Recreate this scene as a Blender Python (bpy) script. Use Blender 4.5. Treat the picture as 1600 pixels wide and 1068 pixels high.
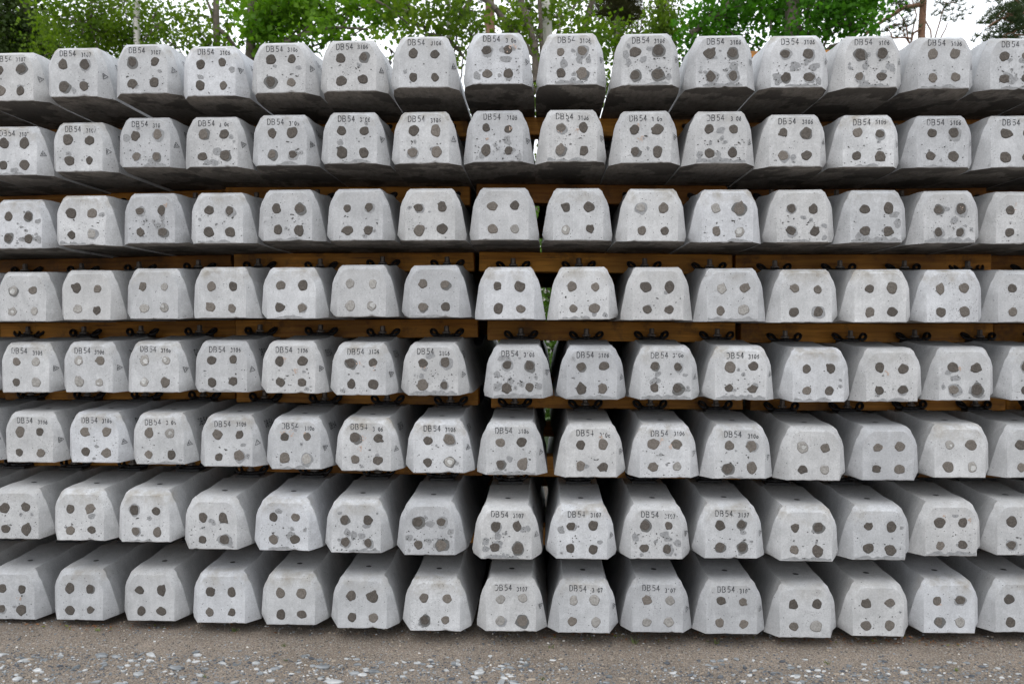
import bpy, bmesh, math, random
from mathutils import Vector, Matrix, noise
R_ = math.radians
scene = bpy.context.scene
for o in list(bpy.data.objects): bpy.data.objects.remove(o)
COL = scene.collection

# ------------------------------------------------------------------ camera
cam_d = bpy.data.cameras.new('camera')
cam_d.sensor_width = 36.0; cam_d.lens = 28.0
cam_d.clip_start = 0.05; cam_d.clip_end = 3000
cam_d.dof.use_dof = True; cam_d.dof.focus_distance = 3.32; cam_d.dof.aperture_fstop = 4.5
cam = bpy.data.objects.new('camera', cam_d); COL.objects.link(cam)
cam.location = (0, 0, 1.33)
cam.rotation_euler = (R_(90 - 1.013), 0, R_(2.302))
scene.camera = cam

# ------------------------------------------------------------------ sky and sun: a bright overcast day
SUN_EL, SUN_AZ = 55, 205          # azimuth measured clockwise from +Y: behind the camera, a little left
w = bpy.data.worlds.new('World'); scene.world = w; w.use_nodes = True
nt = w.node_tree; nt.nodes.clear()
out = nt.nodes.new('ShaderNodeOutputWorld'); bg = nt.nodes.new('ShaderNodeBackground')
sky = nt.nodes.new('ShaderNodeTexSky'); sky.sky_type = 'NISHITA'; sky.sun_disc = False
sky.sun_elevation = R_(SUN_EL); sky.sun_rotation = R_(SUN_AZ)
sky.dust_density = 4.0; sky.air_density = 1.0
mixw = nt.nodes.new('ShaderNodeMixRGB'); mixw.inputs[0].default_value = 0.86
tc = nt.nodes.new('ShaderNodeTexCoord'); cn = nt.nodes.new('ShaderNodeTexNoise')
cn.inputs['Scale'].default_value = 1.6; cn.inputs['Detail'].default_value = 5
cr = nt.nodes.new('ShaderNodeValToRGB')
cr.color_ramp.elements[0].position = 0.3; cr.color_ramp.elements[0].color = (12.0, 12.6, 13.6, 1)
cr.color_ramp.elements[1].position = 0.75; cr.color_ramp.elements[1].color = (15.5, 15.8, 16.2, 1)
nt.links.new(tc.outputs['Generated'], cn.inputs['Vector']); nt.links.new(cn.outputs['Fac'], cr.inputs[0])
nt.links.new(sky.outputs[0], mixw.inputs[1]); nt.links.new(cr.outputs[0], mixw.inputs[2])
nt.links.new(mixw.outputs[0], bg.inputs['Color']); bg.inputs['Strength'].default_value = 0.128
nt.links.new(bg.outputs[0], out.inputs['Surface'])
sun_d = bpy.data.lights.new('sun', 'SUN'); sun_d.energy = 0.6; sun_d.angle = R_(25); sun_d.color = (1.0, 0.97, 0.93)
sun = bpy.data.objects.new('sun', sun_d); COL.objects.link(sun)
sd = Vector((math.sin(R_(SUN_AZ)) * math.cos(R_(SUN_EL)), math.cos(R_(SUN_AZ)) * math.cos(R_(SUN_EL)), math.sin(R_(SUN_EL))))
sun.rotation_euler = sd.to_track_quat('Z', 'Y').to_euler(); sun.location = (0, 0, 12)
scene.view_settings.view_transform = 'Standard'; scene.view_settings.look = 'None'
scene.view_settings.exposure = 0.0; scene.view_settings.gamma = 1.0
scene.cycles.max_bounces = 7; scene.cycles.transparent_max_bounces = 12
scene.cycles.diffuse_bounces = 6

# ------------------------------------------------------------------ node helpers
class NT:
    def __init__(s, name):
        s.m = bpy.data.materials.new(name); s.m.use_nodes = True
        s.t = s.m.node_tree; s.t.nodes.clear()
        s.out = s.n('ShaderNodeOutputMaterial'); s.b = s.n('ShaderNodeBsdfPrincipled')
        s.l(s.b.outputs[0], s.out.inputs['Surface'])
    def n(s, typ, **kw):
        nd = s.t.nodes.new(typ)
        for k, v in kw.items(): setattr(nd, k, v)
        return nd
    def l(s, a, b): s.t.links.new(a, b)
    def noise(s, vec, scale, detail=4, rough=0.55):
        n = s.n('ShaderNodeTexNoise'); n.inputs['Scale'].default_value = scale
        n.inputs['Detail'].default_value = detail; n.inputs['Roughness'].default_value = rough
        s.l(vec, n.inputs['Vector']); return n.outputs['Fac']
    def ramp(s, fac, stops):
        r = s.n('ShaderNodeValToRGB'); e = r.color_ramp.elements
        while len(e) < len(stops): e.new(0.5)
        for el, (p, c) in zip(e, stops):
            el.position = p; el.color = (c[0], c[1], c[2], 1) if isinstance(c, (tuple, list)) else (c, c, c, 1)
        s.l(fac, r.inputs[0]); return r.outputs[0]
    def mix(s, fac, a, b, mode='MIX'):
        m = s.n('ShaderNodeMixRGB', blend_type=mode)
        for i, v in ((0, fac), (1, a), (2, b)):
            if isinstance(v, (int, float)): m.inputs[i].default_value = v if i == 0 else (v, v, v, 1)
            elif isinstance(v, tuple): m.inputs[i].default_value = (v[0], v[1], v[2], 1)
            else: s.l(v, m.inputs[i])
        return m.outputs[0]
    def math(s, op, a, b=0.0, clamp=False):
        m = s.n('ShaderNodeMath', operation=op, use_clamp=clamp)
        for i, v in ((0, a), (1, b)):
            if isinstance(v, (int, float)): m.inputs[i].default_value = v
            else: s.l(v, m.inputs[i])
        return m.outputs[0]
    def coords(s, rnd=True, k=37.0):
        tc = s.n('ShaderNodeTexCoord'); v = tc.outputs['Object']
        if rnd:
            oi = s.n('ShaderNodeObjectInfo'); s.rand = oi.outputs['Random']
            mm = s.n('ShaderNodeVectorMath', operation='SCALE'); cv = s.n('ShaderNodeCombineXYZ')
            cv.inputs[0].default_value = 1.0; cv.inputs[1].default_value = 0.61; cv.inputs[2].default_value = 1.7
            s.l(cv.outputs[0], mm.inputs[0]); s.l(s.math('MULTIPLY', s.rand, k), mm.inputs['Scale'])
            ad = s.n('ShaderNodeVectorMath', operation='ADD'); s.l(v, ad.inputs[0]); s.l(mm.outputs[0], ad.inputs[1])
            s.obj = v; return ad.outputs[0]
        s.obj = v; return v
    def bump(s, h, strength=0.3, dist=0.01):
        b = s.n('ShaderNodeBump'); b.inputs['Strength'].default_value = strength; b.inputs['Distance'].default_value = dist
        s.l(h, b.inputs['Height']); s.l(b.outputs[0], s.b.inputs['Normal'])
    def set(s, **kw):
        for k, v in kw.items():
            i = s.b.inputs[k.replace('_', ' ')]
            if isinstance(v, (int, float)): i.default_value = v
            elif isinstance(v, tuple): i.default_value = (*v, 1) if len(v) == 3 else v
            else: s.l(v, i)

def voro(t, vec, scale, feature='F1', rnd=1.0):
    v = t.n('ShaderNodeTexVoronoi', feature=feature); v.inputs['Scale'].default_value = scale
    v.inputs['Randomness'].default_value = rnd; t.l(vec, v.inputs['Vector']); return v

# ---- concrete: smooth mould-cast skin with pores, mottling and brown dirt along the crest
def concrete(name, base=(0.548, 0.556, 0.566), dark=False):
    t = NT(name); v = t.coords()
    big = t.noise(v, 7, 4, 0.6); mid = t.noise(v, 38, 5, 0.65); fine = t.noise(v, 190, 4, 0.75)
    c = t.mix(t.ramp(big, [(0.3, 0.0), (0.72, 1.0)]), tuple(x * 0.74 for x in base), tuple(min(1, x * 1.12) for x in base))
    c = t.mix(t.ramp(mid, [(0.40, 0.0), (0.62, 0.7)]), c, tuple(x * 0.80 for x in base))
    bl = t.ramp(t.noise(v, 19, 5, 0.7), [(0.52, 0.0), (0.64, 1.0)])
    c = t.mix(t.math('MULTIPLY', bl, 0.3), c, tuple(min(0.8, x * 1.3) for x in base))
    c = t.mix(0.38, c, t.ramp(fine, [(0.32, 0.55), (0.68, 1.3)]), 'MULTIPLY')
    # vertical streaks left by the mould
    mp = t.n('ShaderNodeMapping'); mp.inputs['Scale'].default_value = (1, 1, 0.12); t.l(v, mp.inputs['Vector'])
    st = t.noise(mp.outputs[0], 95, 3, 0.6)
    c = t.mix(0.22, c, t.ramp(st, [(0.3, 0.72), (0.7, 1.1)]), 'MULTIPLY')
    # brown dirt near the crest
    sx = t.n('ShaderNodeSeparateXYZ'); t.l(t.obj, sx.inputs[0])
    zz = t.ramp(t.math('ADD', sx.outputs[2], t.math('MULTIPLY', t.noise(v, 30, 4, 0.6), 0.07)), [(0.175, 0.0), (0.235, 1.0)])
    front = t.ramp(sx.outputs[1], [(0.02, 1.0), (0.10, 0.0)])
    dn = t.ramp(t.noise(v, 16, 5, 0.65), [(0.42, 0.0), (0.66, 1.0)])
    # the sleepers with a grimy crest are picked at random
    pick = t.ramp(t.rand, [(0.25, 0.25), (0.7, 1.0)])
    f = t.math('MULTIPLY', t.math('MULTIPLY', t.math('MULTIPLY', zz, front), dn), pick)
    c = t.mix(t.math('MULTIPLY', f, 0.85), c, (0.27, 0.245, 0.205))
    # whole-piece tone
    c = t.mix(1.0, c, t.ramp(t.rand, [(0.0, (0.82, 0.825, 0.835)), (0.25, (0.97, 0.96, 0.94)), (0.5, (0.90, 0.905, 0.91)), (0.75, (1.04, 1.035, 1.02)), (1.0, (1.05, 1.06, 1.08))]), 'MULTIPLY')
    # air pores: gathered in patches
    vo = voro(t, v, 140); pore = t.ramp(vo.outputs['Distance'], [(0.16, 1.0), (0.24, 0.0)])
    patch = t.ramp(t.noise(v, 12, 3, 0.6), [(0.52, 0.0), (0.60, 1.0)])
    sel = t.ramp(vo.outputs['Color'], [(0.50, 0.0), (0.55, 1.0)])
    pf = t.math('MULTIPLY', t.math('MULTIPLY', pore, patch), sel)
    vo2 = voro(t, v, 60); pore2 = t.ramp(vo2.outputs['Distance'], [(0.10, 1.0), (0.14, 0.0)])
    sel2 = t.ramp(vo2.outputs['Color'], [(0.66, 0.0), (0.70, 1.0)])
    pf = t.math('MAXIMUM', pf, t.math('MULTIPLY', pore2, sel2))
    c = t.mix(t.math('MULTIPLY', pf, 0.9), c, (0.075, 0.075, 0.075))
    h = t.math('SUBTRACT', t.math('ADD', t.math('MULTIPLY', mid, 0.5), t.math('MULTIPLY', fine, 0.35)), t.math('MULTIPLY', pf, 1.2))
    t.bump(h, 0.35, 0.0025)
    t.set(Base_Color=c, Roughness=t.ramp(mid, [(0.3, 0.62), (0.7, 0.85)]))
    t.set(Specular_IOR_Level=0.35)
    return t.m

def underside():
    t = NT('concrete_underside'); v = t.coords()
    big = t.noise(v, 6, 5, 0.65); fine = t.noise(v, 130, 4, 0.7)
    mp = t.n('ShaderNodeMapping'); mp.inputs['Scale'].default_value = (1, 0.35, 1); t.l(v, mp.inputs['Vector'])
    sm = t.noise(mp.outputs[0], 55, 5, 0.7)
    wet = t.ramp(t.noise(v, 4.5, 5, 0.6), [(0.50, 0.0), (0.535, 1.0)])
    c = t.mix(t.ramp(big, [(0.3, 0.0), (0.7, 1.0)]), (0.20, 0.18, 0.16), (0.31, 0.285, 0.255))
    c = t.mix(0.7, c, t.ramp(sm, [(0.35, 0.5), (0.65, 1.15)]), 'MULTIPLY')
    c = t.mix(t.math('MULTIPLY', wet, 0.8), c, (0.075, 0.068, 0.06))
    pit = t.ramp(voro(t, mp.outputs[0], 90).outputs['Distance'], [(0.1, 1.0), (0.25, 0.0)])
    c = t.mix(t.math('MULTIPLY', pit, 0.5), c, (0.04, 0.038, 0.035))
    t.bump(t.math('ADD', fine, sm), 0.6, 0.004)
    t.set(Base_Color=c, Roughness=0.85); return t.m

def simple(name, c1, c2, scale=60, rough=0.8, bump=0.4, bd=0.002, metal=0.0, det=5, rv=0.15):
    t = NT(name); v = t.coords()
    n = t.noise(v, scale, det, 0.65)
    c = t.mix(t.ramp(n, [(0.32, 0.0), (0.68, 1.0)]), c1, c2)
    c = t.mix(1.0, c, t.ramp(t.rand, [(0.0, 1 - rv), (1.0, 1 + rv)]), 'MULTIPLY')
    t.bump(n, bump, bd); t.set(Base_Color=c, Roughness=rough, Metallic=metal); return t.m

def painted_mark():
    t = NT('stamp_ink'); v = t.coords()
    n = t.ramp(t.noise(v, 190, 4, 0.7), [(0.32, 0.0), (0.42, 1.0)])
    tr = t.n('ShaderNodeBsdfTransparent'); mx = t.n('ShaderNodeMixShader')
    t.l(t.math('MULTIPLY', n, t.ramp(t.rand, [(0.0, 0.72), (1.0, 1.0)])), mx.inputs[0]); t.l(tr.outputs[0], mx.inputs[1]); t.l(t.b.outputs[0], mx.inputs[2])
    t.l(mx.outputs[0], t.out.inputs['Surface'])
    t.set(Base_Color=(0.035, 0.037, 0.042), Roughness=0.8); return t.m

def damp():
    t = NT('damp_patch'); v = t.coords()
    n = t.noise(v, 110, 5, 0.65)
    c = t.mix(t.ramp(n, [(0.3, 0.0), (0.7, 1.0)]), (0.180, 0.184, 0.188), (0.315, 0.32, 0.325))
    t.bump(n, 0.3, 0.002); t.set(Base_Color=c, Roughness=0.7); return t.m

def halo():
    t = NT('damp_halo'); v = t.coords()
    n = t.noise(v, 110, 5, 0.65)
    c = t.mix(t.ramp(n, [(0.3, 0.0), (0.7, 1.0)]), (0.085, 0.085, 0.083), (0.155, 0.155, 0.150))
    t.set(Base_Color=c, Roughness=0.75); return t.m

def wood():
    t = NT('pine_batten'); v = t.coords()
    mp = t.n('ShaderNodeMapping'); mp.inputs['Scale'].default_value = (1.2, 22, 22); t.l(v, mp.inputs['Vector'])
    g = t.noise(mp.outputs[0], 3.0, 6, 0.65); b = t.noise(v, 2.2, 3, 0.5)
    c = t.mix(t.ramp(g, [(0.3, 0.0), (0.7, 1.0)]), (0.38, 0.150, 0.016), (0.78, 0.375, 0.055))
    c = t.mix(0.8, c, t.ramp(b, [(0.35, 0.40), (0.65, 1.15)]), 'MULTIPLY')
    c = t.mix(t.ramp(t.noise(v, 9, 5, 0.7), [(0.52, 0.0), (0.66, 0.65)]), c, (0.10, 0.055, 0.022))
    c = t.mix(1.0, c, t.ramp(t.rand, [(0.0, (0.50, 0.42, 0.36)), (1.0, (1.1, 1.06, 1.0))]), 'MULTIPLY')
    kn = voro(t, mp.outputs[0], 0.9); c = t.mix(t.ramp(kn.outputs['Distance'], [(0.03, 0.8), (0.09, 0.0)]), c, (0.07, 0.03, 0.012))
    t.bump(g, 0.35, 0.003); t.set(Base_Color=c, Roughness=0.7); return t.m

M = {}
M['concrete'] = concrete('cast_concrete')
M['under'] = underside()
M['plug_dark'] = simple('mortar_dark', (0.055, 0.048, 0.041), (0.112, 0.098, 0.085), 160, 0.9, 0.7, 0.003)
M['plug_mid'] = simple('mortar_mid', (0.105, 0.092, 0.079), (0.180, 0.160, 0.140), 160, 0.9, 0.7, 0.003)
M['plug_light'] = simple('mortar_light', (0.22, 0.21, 0.195), (0.36, 0.35, 0.33), 130, 0.85, 0.6, 0.003)
M['plug_pale'] = simple('plug_pale_core', (0.34, 0.34, 0.33), (0.60, 0.60, 0.585), 150, 0.6, 0.9, 0.004)
M['ink'] = painted_mark(); M['damp'] = damp(); M['halo'] = halo()
M['pore'] = simple('pore_and_rim_shade', (0.035, 0.034, 0.032), (0.08, 0.078, 0.074), 200, 0.9)
M['rust'] = simple('rust_smear', (0.42, 0.30, 0.23), (0.52, 0.42, 0.36), 150, 0.85)
M['wood'] = wood()
M['clip'] = simple('black_spring_steel', (0.018, 0.017, 0.018), (0.045, 0.042, 0.042), 60, 0.45, 0.3, 0.001, 0.6)
M['bolt'] = simple('weathered_bolt', (0.09, 0.075, 0.065), (0.20, 0.175, 0.155), 80, 0.5, 0.4, 0.001, 0.5)
M['pad'] = simple('black_plastic', (0.02, 0.02, 0.021), (0.035, 0.035, 0.036), 60, 0.5)

# ------------------------------------------------------------------ object helpers
def link(name, me, parent=None, mats=(), smooth=False):
    for m in mats:
        if m.name not in me.materials: me.materials.append(m)
    o = bpy.data.objects.new(name, me); COL.objects.link(o)
    if parent: o.parent = parent
    if smooth:
        for p in me.polygons: p.use_smooth = True
    return o
def empty(name, loc=(0, 0, 0), rot=(0, 0, 0)):
    o = bpy.data.objects.new(name, None); o.empty_display_size = 0.1; COL.objects.link(o)
    o.location = loc; o.rotation_euler = rot; return o
def tag(o, label=None, cat=None, group=None, kind=None):
    if label: o['label'] = label
    if cat: o['category'] = cat
    if group: o['group'] = group
    if kind: o['kind'] = kind
    return o
class MB:
    """collects verts and faces (with a material index each)"""
    def __init__(s): s.v = []; s.f = []; s.mi = []
    def poly(s, pts, mi=0):
        i = len(s.v); s.v += [tuple(p) for p in pts]; s.f.append(tuple(range(i, i + len(pts)))); s.mi.append(mi)
    def box(s, x0, x1, y0, y1, z0, z1, mi=0):
        i = len(s.v)
        s.v += [(x, y, z) for z in (z0, z1) for y in (y0, y1) for x in (x0, x1)]
        for q in ((0, 2, 3, 1), (4, 5, 7, 6), (0, 1, 5, 4), (2, 6, 7, 3), (0, 4, 6, 2), (1, 3, 7, 5)):
            s.f.append(tuple(i + k for k in q)); s.mi.append(mi)
    def tube(s, pts, rad, n=6, mi=0, closed=False):
        pts = [Vector(p) for p in pts]; L = len(pts); i0 = len(s.v)
        rad = rad if isinstance(rad, (list, tuple)) else [rad] * L
        up = Vector((0.31, 0.22, 0.92))
        for k, p in enumerate(pts):
            if closed: d = pts[(k + 1) % L] - pts[k - 1]
            else: d = pts[min(k + 1, L - 1)] - pts[max(k - 1, 0)]
            d.normalize(); a = d.cross(up)
            if a.length < 0.05: a = d.cross(Vector((1, 0, 0)))
            a.normalize(); b = d.cross(a)
            for j in range(n):
                t = 2 * math.pi * j / n; s.v.append(tuple(p + (a * math.cos(t) + b * math.sin(t)) * rad[k]))
        for k in range(L if closed else L - 1):
            k2 = (k + 1) % L
            for j in range(n):
                j2 = (j + 1) % n
                s.f.append((i0 + k * n + j, i0 + k * n + j2, i0 + k2 * n + j2, i0 + k2 * n + j)); s.mi.append(mi)
        if not closed:
            s.f.append(tuple(i0 + j for j in range(n))); s.mi.append(mi)
            s.f.append(tuple(i0 + (L - 1) * n + j for j in reversed(range(n)))); s.mi.append(mi)
    def mesh(s, name):
        me = bpy.data.meshes.new(name); me.from_pydata(s.v, [], s.f)
        me.polygons.foreach_set('material_index', s.mi); me.update(); return me
def fix_normals(me):
    bm = bmesh.new(); bm.from_mesh(me); bmesh.ops.recalc_face_normals(bm, faces=bm.faces); bm.to_mesh(me); bm.free()
# ------------------------------------------------------------------ the concrete sleeper
# half profile (x, y-offset, z) at stations along the length; foot, shoulder, corner, crest
L_SL = 2.60
ST = [  # each: list of 4 (x, y, z)
    [(0.1040, 0.000, 0.0), (0.1075, 0.000, 0.128), (0.0900, 0.000, 0.176), (0.0600, 0.000, 0.2025)],
    [(0.1500, 0.062, 0.0), (0.1270, 0.027, 0.140), (0.1070, 0.024, 0.186), (0.0860, 0.030, 0.2175)],
    [(0.1500, 0.120, 0.0), (0.1175, 0.120, 0.141), (0.0985, 0.110, 0.195), (0.0880, 0.090, 0.2220)],
    [(0.1500, 0.200, 0.0), (0.1120, 0.190, 0.142), (0.0960, 0.180, 0.198), (0.0885, 0.175, 0.2225)],
    [(0.1500, 0.330, 0.0), (0.1110, 0.330, 0.142), (0.0960, 0.330, 0.204), (0.0870, 0.330, 0.2390)],
    [(0.1500, 0.390, 0.0), (0.1110, 0.390, 0.142), (0.0960, 0.390, 0.200), (0.0880, 0.390, 0.2300)],
    [(0.1500, 0.740, 0.0), (0.1110, 0.740, 0.142), (0.0960, 0.740, 0.200), (0.0880, 0.740, 0.2300)],
    [(0.1498, 0.860, 0.0), (0.1090, 0.860, 0.142), (0.0930, 0.860, 0.204), (0.0850, 0.860, 0.2340)],
    [(0.1400, 1.080, 0.0), (0.1020, 1.080, 0.110), (0.0880, 1.080, 0.160), (0.0800, 1.080, 0.1850)],
    [(0.1330, 1.300, 0.0), (0.0980, 1.300, 0.105), (0.0860, 1.300, 0.150), (0.0780, 1.300, 0.1750)],
]
def ring(st, mirror_y=False):
    """closed ring: foot line left to right, right flank up, crest right to left, left flank down"""
    b, m, k, t = st
    nb, nm, nk, nt_ = 14, 5, 3, 6
    def lerp(p, q, a): return tuple(p[i] + (q[i] - p[i]) * a for i in range(3))
    def mir(p): return (-p[0], p[1], p[2])
    def mid(p, q, s):
        a = lerp(p, q, 0.5)
        if b[1] > 0.1: return a
        return (a[0] + s * 0.8, a[1], a[2] + s)
    path = []
    foot_l = mir(b); front_y = b[1]
    for i in range(nb): path.append(lerp(foot_l, b, i / nb))
    for i in range(nm): path.append(lerp(b, m, i / nm))
    path += [m, mid(m, k, 0.0022), k, mid(k, t, 0.0034)]
    for i in range(nt_): path.append(lerp(t, mir(t), i / nt_))
    path += [mir(t), mir(mid(k, t, 0.0034)), mir(k), mir(mid(m, k, 0.0022))]
    for i in range(nm): path.append(lerp(mir(m), foot_l, i / nm))
    if mirror_y: path = [(x, L_SL - y, z) for x, y, z in path]
    return path
NB = 14
def sleeper_body(seed):
    rng = random.Random(seed)
    f0 = ring(ST[0])
    # worn arris: the flat end face is set 2.5 mm inside the full end outline
    cx, cz = 0.0, 0.1
    inner = []
    for (x, y, z) in f0:
        dx, dz = x - cx, z - cz; d = math.hypot(dx, dz)
        inner.append((x - dx / d * 0.0035, 0.0, max(z - dz / d * 0.0035, 0.0025)))
    f0 = [(x, 0.0032, z) for (x, y, z) in f0]
    # ragged foot edge with the odd chip
    chips = [(rng.uniform(-0.09, 0.09), rng.uniform(0.006, 0.02), rng.uniform(0.002, 0.007)) for _ in range(rng.choice([1, 1, 2, 3]))]
    def rag(p, k):
        x, y, z = p
        n = noise.noise(Vector((x * 45 + seed * 7.3, y * 20, z * 45 + k)))
        z2, y2, x2 = z, y, x
        if z < 0.004:
            z2 = z + 0.0022 * n + 0.0008 * noise.noise(Vector((x * 190, seed, 1)))
            for c, wd, dp in chips:
                if abs(x - c) < wd: z2 += dp * (1 - (abs(x - c) / wd) ** 2) * (1.0 if k == 0 else 0.7)
        else:
            x2 = x + 0.0012 * n * (1 if x > 0 else -1); z2 = z + 0.0007 * n
        return (x2, y2, z2)
    inner = [rag(p, 0) for p in inner]; f0 = [rag(p, 1) for p in f0]
    rings = [inner, f0]
    # rounded crest nose between face and top
    for st in ST[1:]: rings.append(ring(st))
    rr = [ring(st, True) for st in reversed(ST[:-1])]
    rings += rr
    for k in range(2, len(rings)):
        rings[k] = [(x + 0.0010 * noise.noise(Vector((z * 9 + seed, y * 3, x * 9))), y, z + (0.0012 * noise.noise(Vector((x * 20, y * 4, seed * 3.1))) if z > 0.01 else 0)) for x, y, z in rings[k]]
    # knocked-off lower corners of the end
    cl, crn = rng.choice([0.0, 0.003, 0.007, 0.011]), rng.choice([0.0, 0.003, 0.007, 0.011])
    def corner(p, q):
        x, y, z = p
        if y > 0.13: return p
        a = crn if x > 0 else cl; g = math.exp(-((abs(x) - 0.150) / 0.022) ** 2) * math.exp(-(z / 0.012) ** 2) * max(0.0, 1 - abs(y - 0.05) / 0.09)
        return (x * (1 - 0.12 * g * a / 0.011), y + 0.3 * a * g, z + a * g * (1 + 0.4 * noise.noise(Vector((x * 80, seed, q)))))
    rings = [[corner(p, k) for p in rg] for k, rg in enumerate(rings)]
    n = len(f0); v = []; f = []; mi = []
    for r in rings: v += r
    f.append(tuple(range(n))); mi.append(0)
    for k in range(len(rings) - 1):
        for j in range(n):
            j2 = (j + 1) % n
            f.append((k * n + j2, k * n + j, (k + 1) * n + j, (k + 1) * n + j2))
            mi.append(1 if (j < NB and k >= 1) else 0)
    f.append(tuple((len(rings) - 1) * n + j for j in reversed(range(n)))); mi.append(0)
    me = bpy.data.meshes.new('sleeper_body'); me.from_pydata(v, [], f)
    me.polygons.foreach_set('material_index', mi)
    me.materials.append(M['concrete']); me.materials.append(M['under'])
    fix_normals(me)
    for p in me.polygons: p.use_smooth = True
    me.set_sharp_from_angle(angle=R_(29))
    return me
BODY = [sleeper_body(i + 1) for i in range(10)]

def blob(rng, cx, cz, r, wob=0.18, n=22, sx=1.0, sz=1.0, spike=0.0):
    ph = [rng.uniform(0, 6.28) for _ in range(5)]; am = [rng.uniform(0.4, 1) * wob / (i + 1) ** 0.6 for i in range(5)]
    sp = [(rng.uniform(0, 6.28), rng.uniform(0.25, 0.6) * spike) for _ in range(2)]
    pts = []
    for i in range(n):
        t = 2 * math.pi * i / n
        k = 1 + sum(am[j] * math.sin((j + 2) * t + ph[j]) for j in range(5)) * 0.6 + rng.uniform(-1, 1) * wob * 0.12
        for a, s in sp:
            d = abs((t - a + math.pi) % (2 * math.pi) - math.pi)
            if d < 0.35: k += s * (1 - d / 0.35)
        pts.append((cx + r * k * sx * math.cos(t), cz + r * k * sz * math.sin(t)))
    return pts

def plug_mesh(rng, cx, cz, r, tone):
    """a slightly proud, rough-topped mortar plug in the end face"""
    mb = MB(); sp = 0.6 if rng.random() < 0.3 else 0.0
    o = blob(rng, cx, cz, r, 0.125, 24, rng.uniform(0.9, 1.08), rng.uniform(0.92, 1.12), sp)
    n = len(o); lev = [(1.0, -0.0002), (0.95, -0.0016), (0.70, -0.0021), (0.35, -0.0015)]
    for s, y in lev:
        for (x, z) in o:
            q = (cx + (x - cx) * s, cz + (z - cz) * s)
            mb.v.append((q[0], y - (0 if s > 0.96 else 0.0006 * noise.noise(Vector((q[0] * 160, q[1] * 160, r * 900)))), q[1]))
    mb.v.append((cx, -0.0016, cz))
    for k in range(3):
        for j in range(n):
            j2 = (j + 1) % n; mb.f.append((k * n + j, k * n + j2, (k + 1) * n + j2, (k + 1) * n + j)); mb.mi.append(0)
    for j in range(n):
        mb.f.append((3 * n + j, 3 * n + (j + 1) % n, 4 * n)); mb.mi.append(0)
    rim_shade = [(cx + (x - cx) * 1.05 + 0.0003, cz + (z - cz) * 1.05 - 0.0004) for x, z in o]
    mb.poly([(x, -0.00024, z) for x, z in rim_shade], 1)  # crevice shade painted as a dark rim
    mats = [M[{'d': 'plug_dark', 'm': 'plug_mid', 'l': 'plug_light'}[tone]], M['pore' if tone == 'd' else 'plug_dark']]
    if rng.random() < (0.30 if tone == 'l' else 0.0):   # bare pale core showing through
        mats.append(M['plug_pale'])
        c = blob(rng, cx + rng.uniform(-.3, .3) * r, cz + rng.uniform(-.3, .3) * r, r * rng.uniform(0.35, 0.7), 0.3, 14)
        mb.poly([(x, -0.0034, z) for x, z in c], 2)
    me = mb.mesh('mortar_plug')
    for m in mats: me.materials.append(m)
    fix_normals(me)
    return me

# ---- stamped characters as strokes on a 0..1 grid
def arc(cx, cy, rx, ry, a0, a1, n=7): return [(cx + rx * math.cos(R_(a0 + (a1 - a0) * i / n)), cy + ry * math.sin(R_(a0 + (a1 - a0) * i / n))) for i in range(n + 1)]
GL = {
    'D': [[(0.08, 0.0), (0.08, 1.0)], [(0.08, 1.0), (0.42, 1.0)] + arc(0.42, 0.5, 0.46, 0.5, 90, -90, 8) + [(0.08, 0.0)]],
    'B': [[(0.08, 0.0), (0.08, 1.0)], [(0.08, 1.0), (0.5, 1.0)] + arc(0.5, 0.76, 0.3, 0.24, 90, -90, 6) + [(0.08, 0.52)], [(0.5, 0.52)] + arc(0.52, 0.26, 0.36, 0.26, 90, -90, 6) + [(0.08, 0.0)]],
    '5': [[(0.82, 1.0), (0.2, 1.0), (0.14, 0.55)], [(0.14, 0.55)] + arc(0.45, 0.32, 0.4, 0.32, 130, -140, 8)],
    '4': [[(0.62, 0.0), (0.62, 1.0), (0.05, 0.3), (0.92, 0.3)]],
    '3': [arc(0.45, 0.76, 0.33, 0.24, 150, -60, 6), arc(0.45, 0.26, 0.38, 0.27, 70, -150, 7)],
    '1': [[(0.25, 0.78), (0.55, 1.0), (0.55, 0.0)]],
    '0': [arc(0.5, 0.5, 0.36, 0.5, 100, -80, 8), arc(0.5, 0.5, 0.36, 0.5, 80 + 200, 130, 8)],
    '6': [[(0.72, 1.0), (0.3, 0.62)] + arc(0.48, 0.3, 0.36, 0.3, 150, -200, 10)],
    '7': [[(0.1, 1.0), (0.85, 1.0), (0.35, 0.0)]],
}
def strokes(mb, text, x0, z0, h, wch, gap, th, place, rng, drop=0.12, jit=0.02):
    x = x0; li = 0
    for ch in text:
        if ch == ' ': x += wch * 0.45; continue
        for pl in GL[ch]:
            for i in range(len(pl) - 1):
                if rng.random() < drop: continue
                (ax, az), (bx, bz) = pl[i], pl[i + 1]
                A = Vector((x + ax * wch, z0 + az * h)); B = Vector((x + bx * wch, z0 + bz * h))
                d = B - A
                if d.length < 1e-6: continue
                d.normalize(); nrm = Vector((-d.y, d.x)) * th * 0.5 * rng.uniform(0.8, 1.15); e = d * th * 0.25
                li += 1; lift = 0.00045 + (li % 7) * 0.00006
                mb.poly([place(p.x, p.y, lift) for p in (A - nrm - e, B - nrm + e, B + nrm + e, A + nrm - e)], 0)
        x += wch + gap
    return x
def face_place(x, z, lift): return (x, -lift, z)
def make_frame(o, u, v):
    o, u, v = Vector(o), Vector(u).normalized(), Vector(v); v = (v - u * v.dot(u)).normalized(); nn = u.cross(v)
    return lambda a, b, lift: tuple(o + u * a + v * b + nn * (lift))
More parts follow.
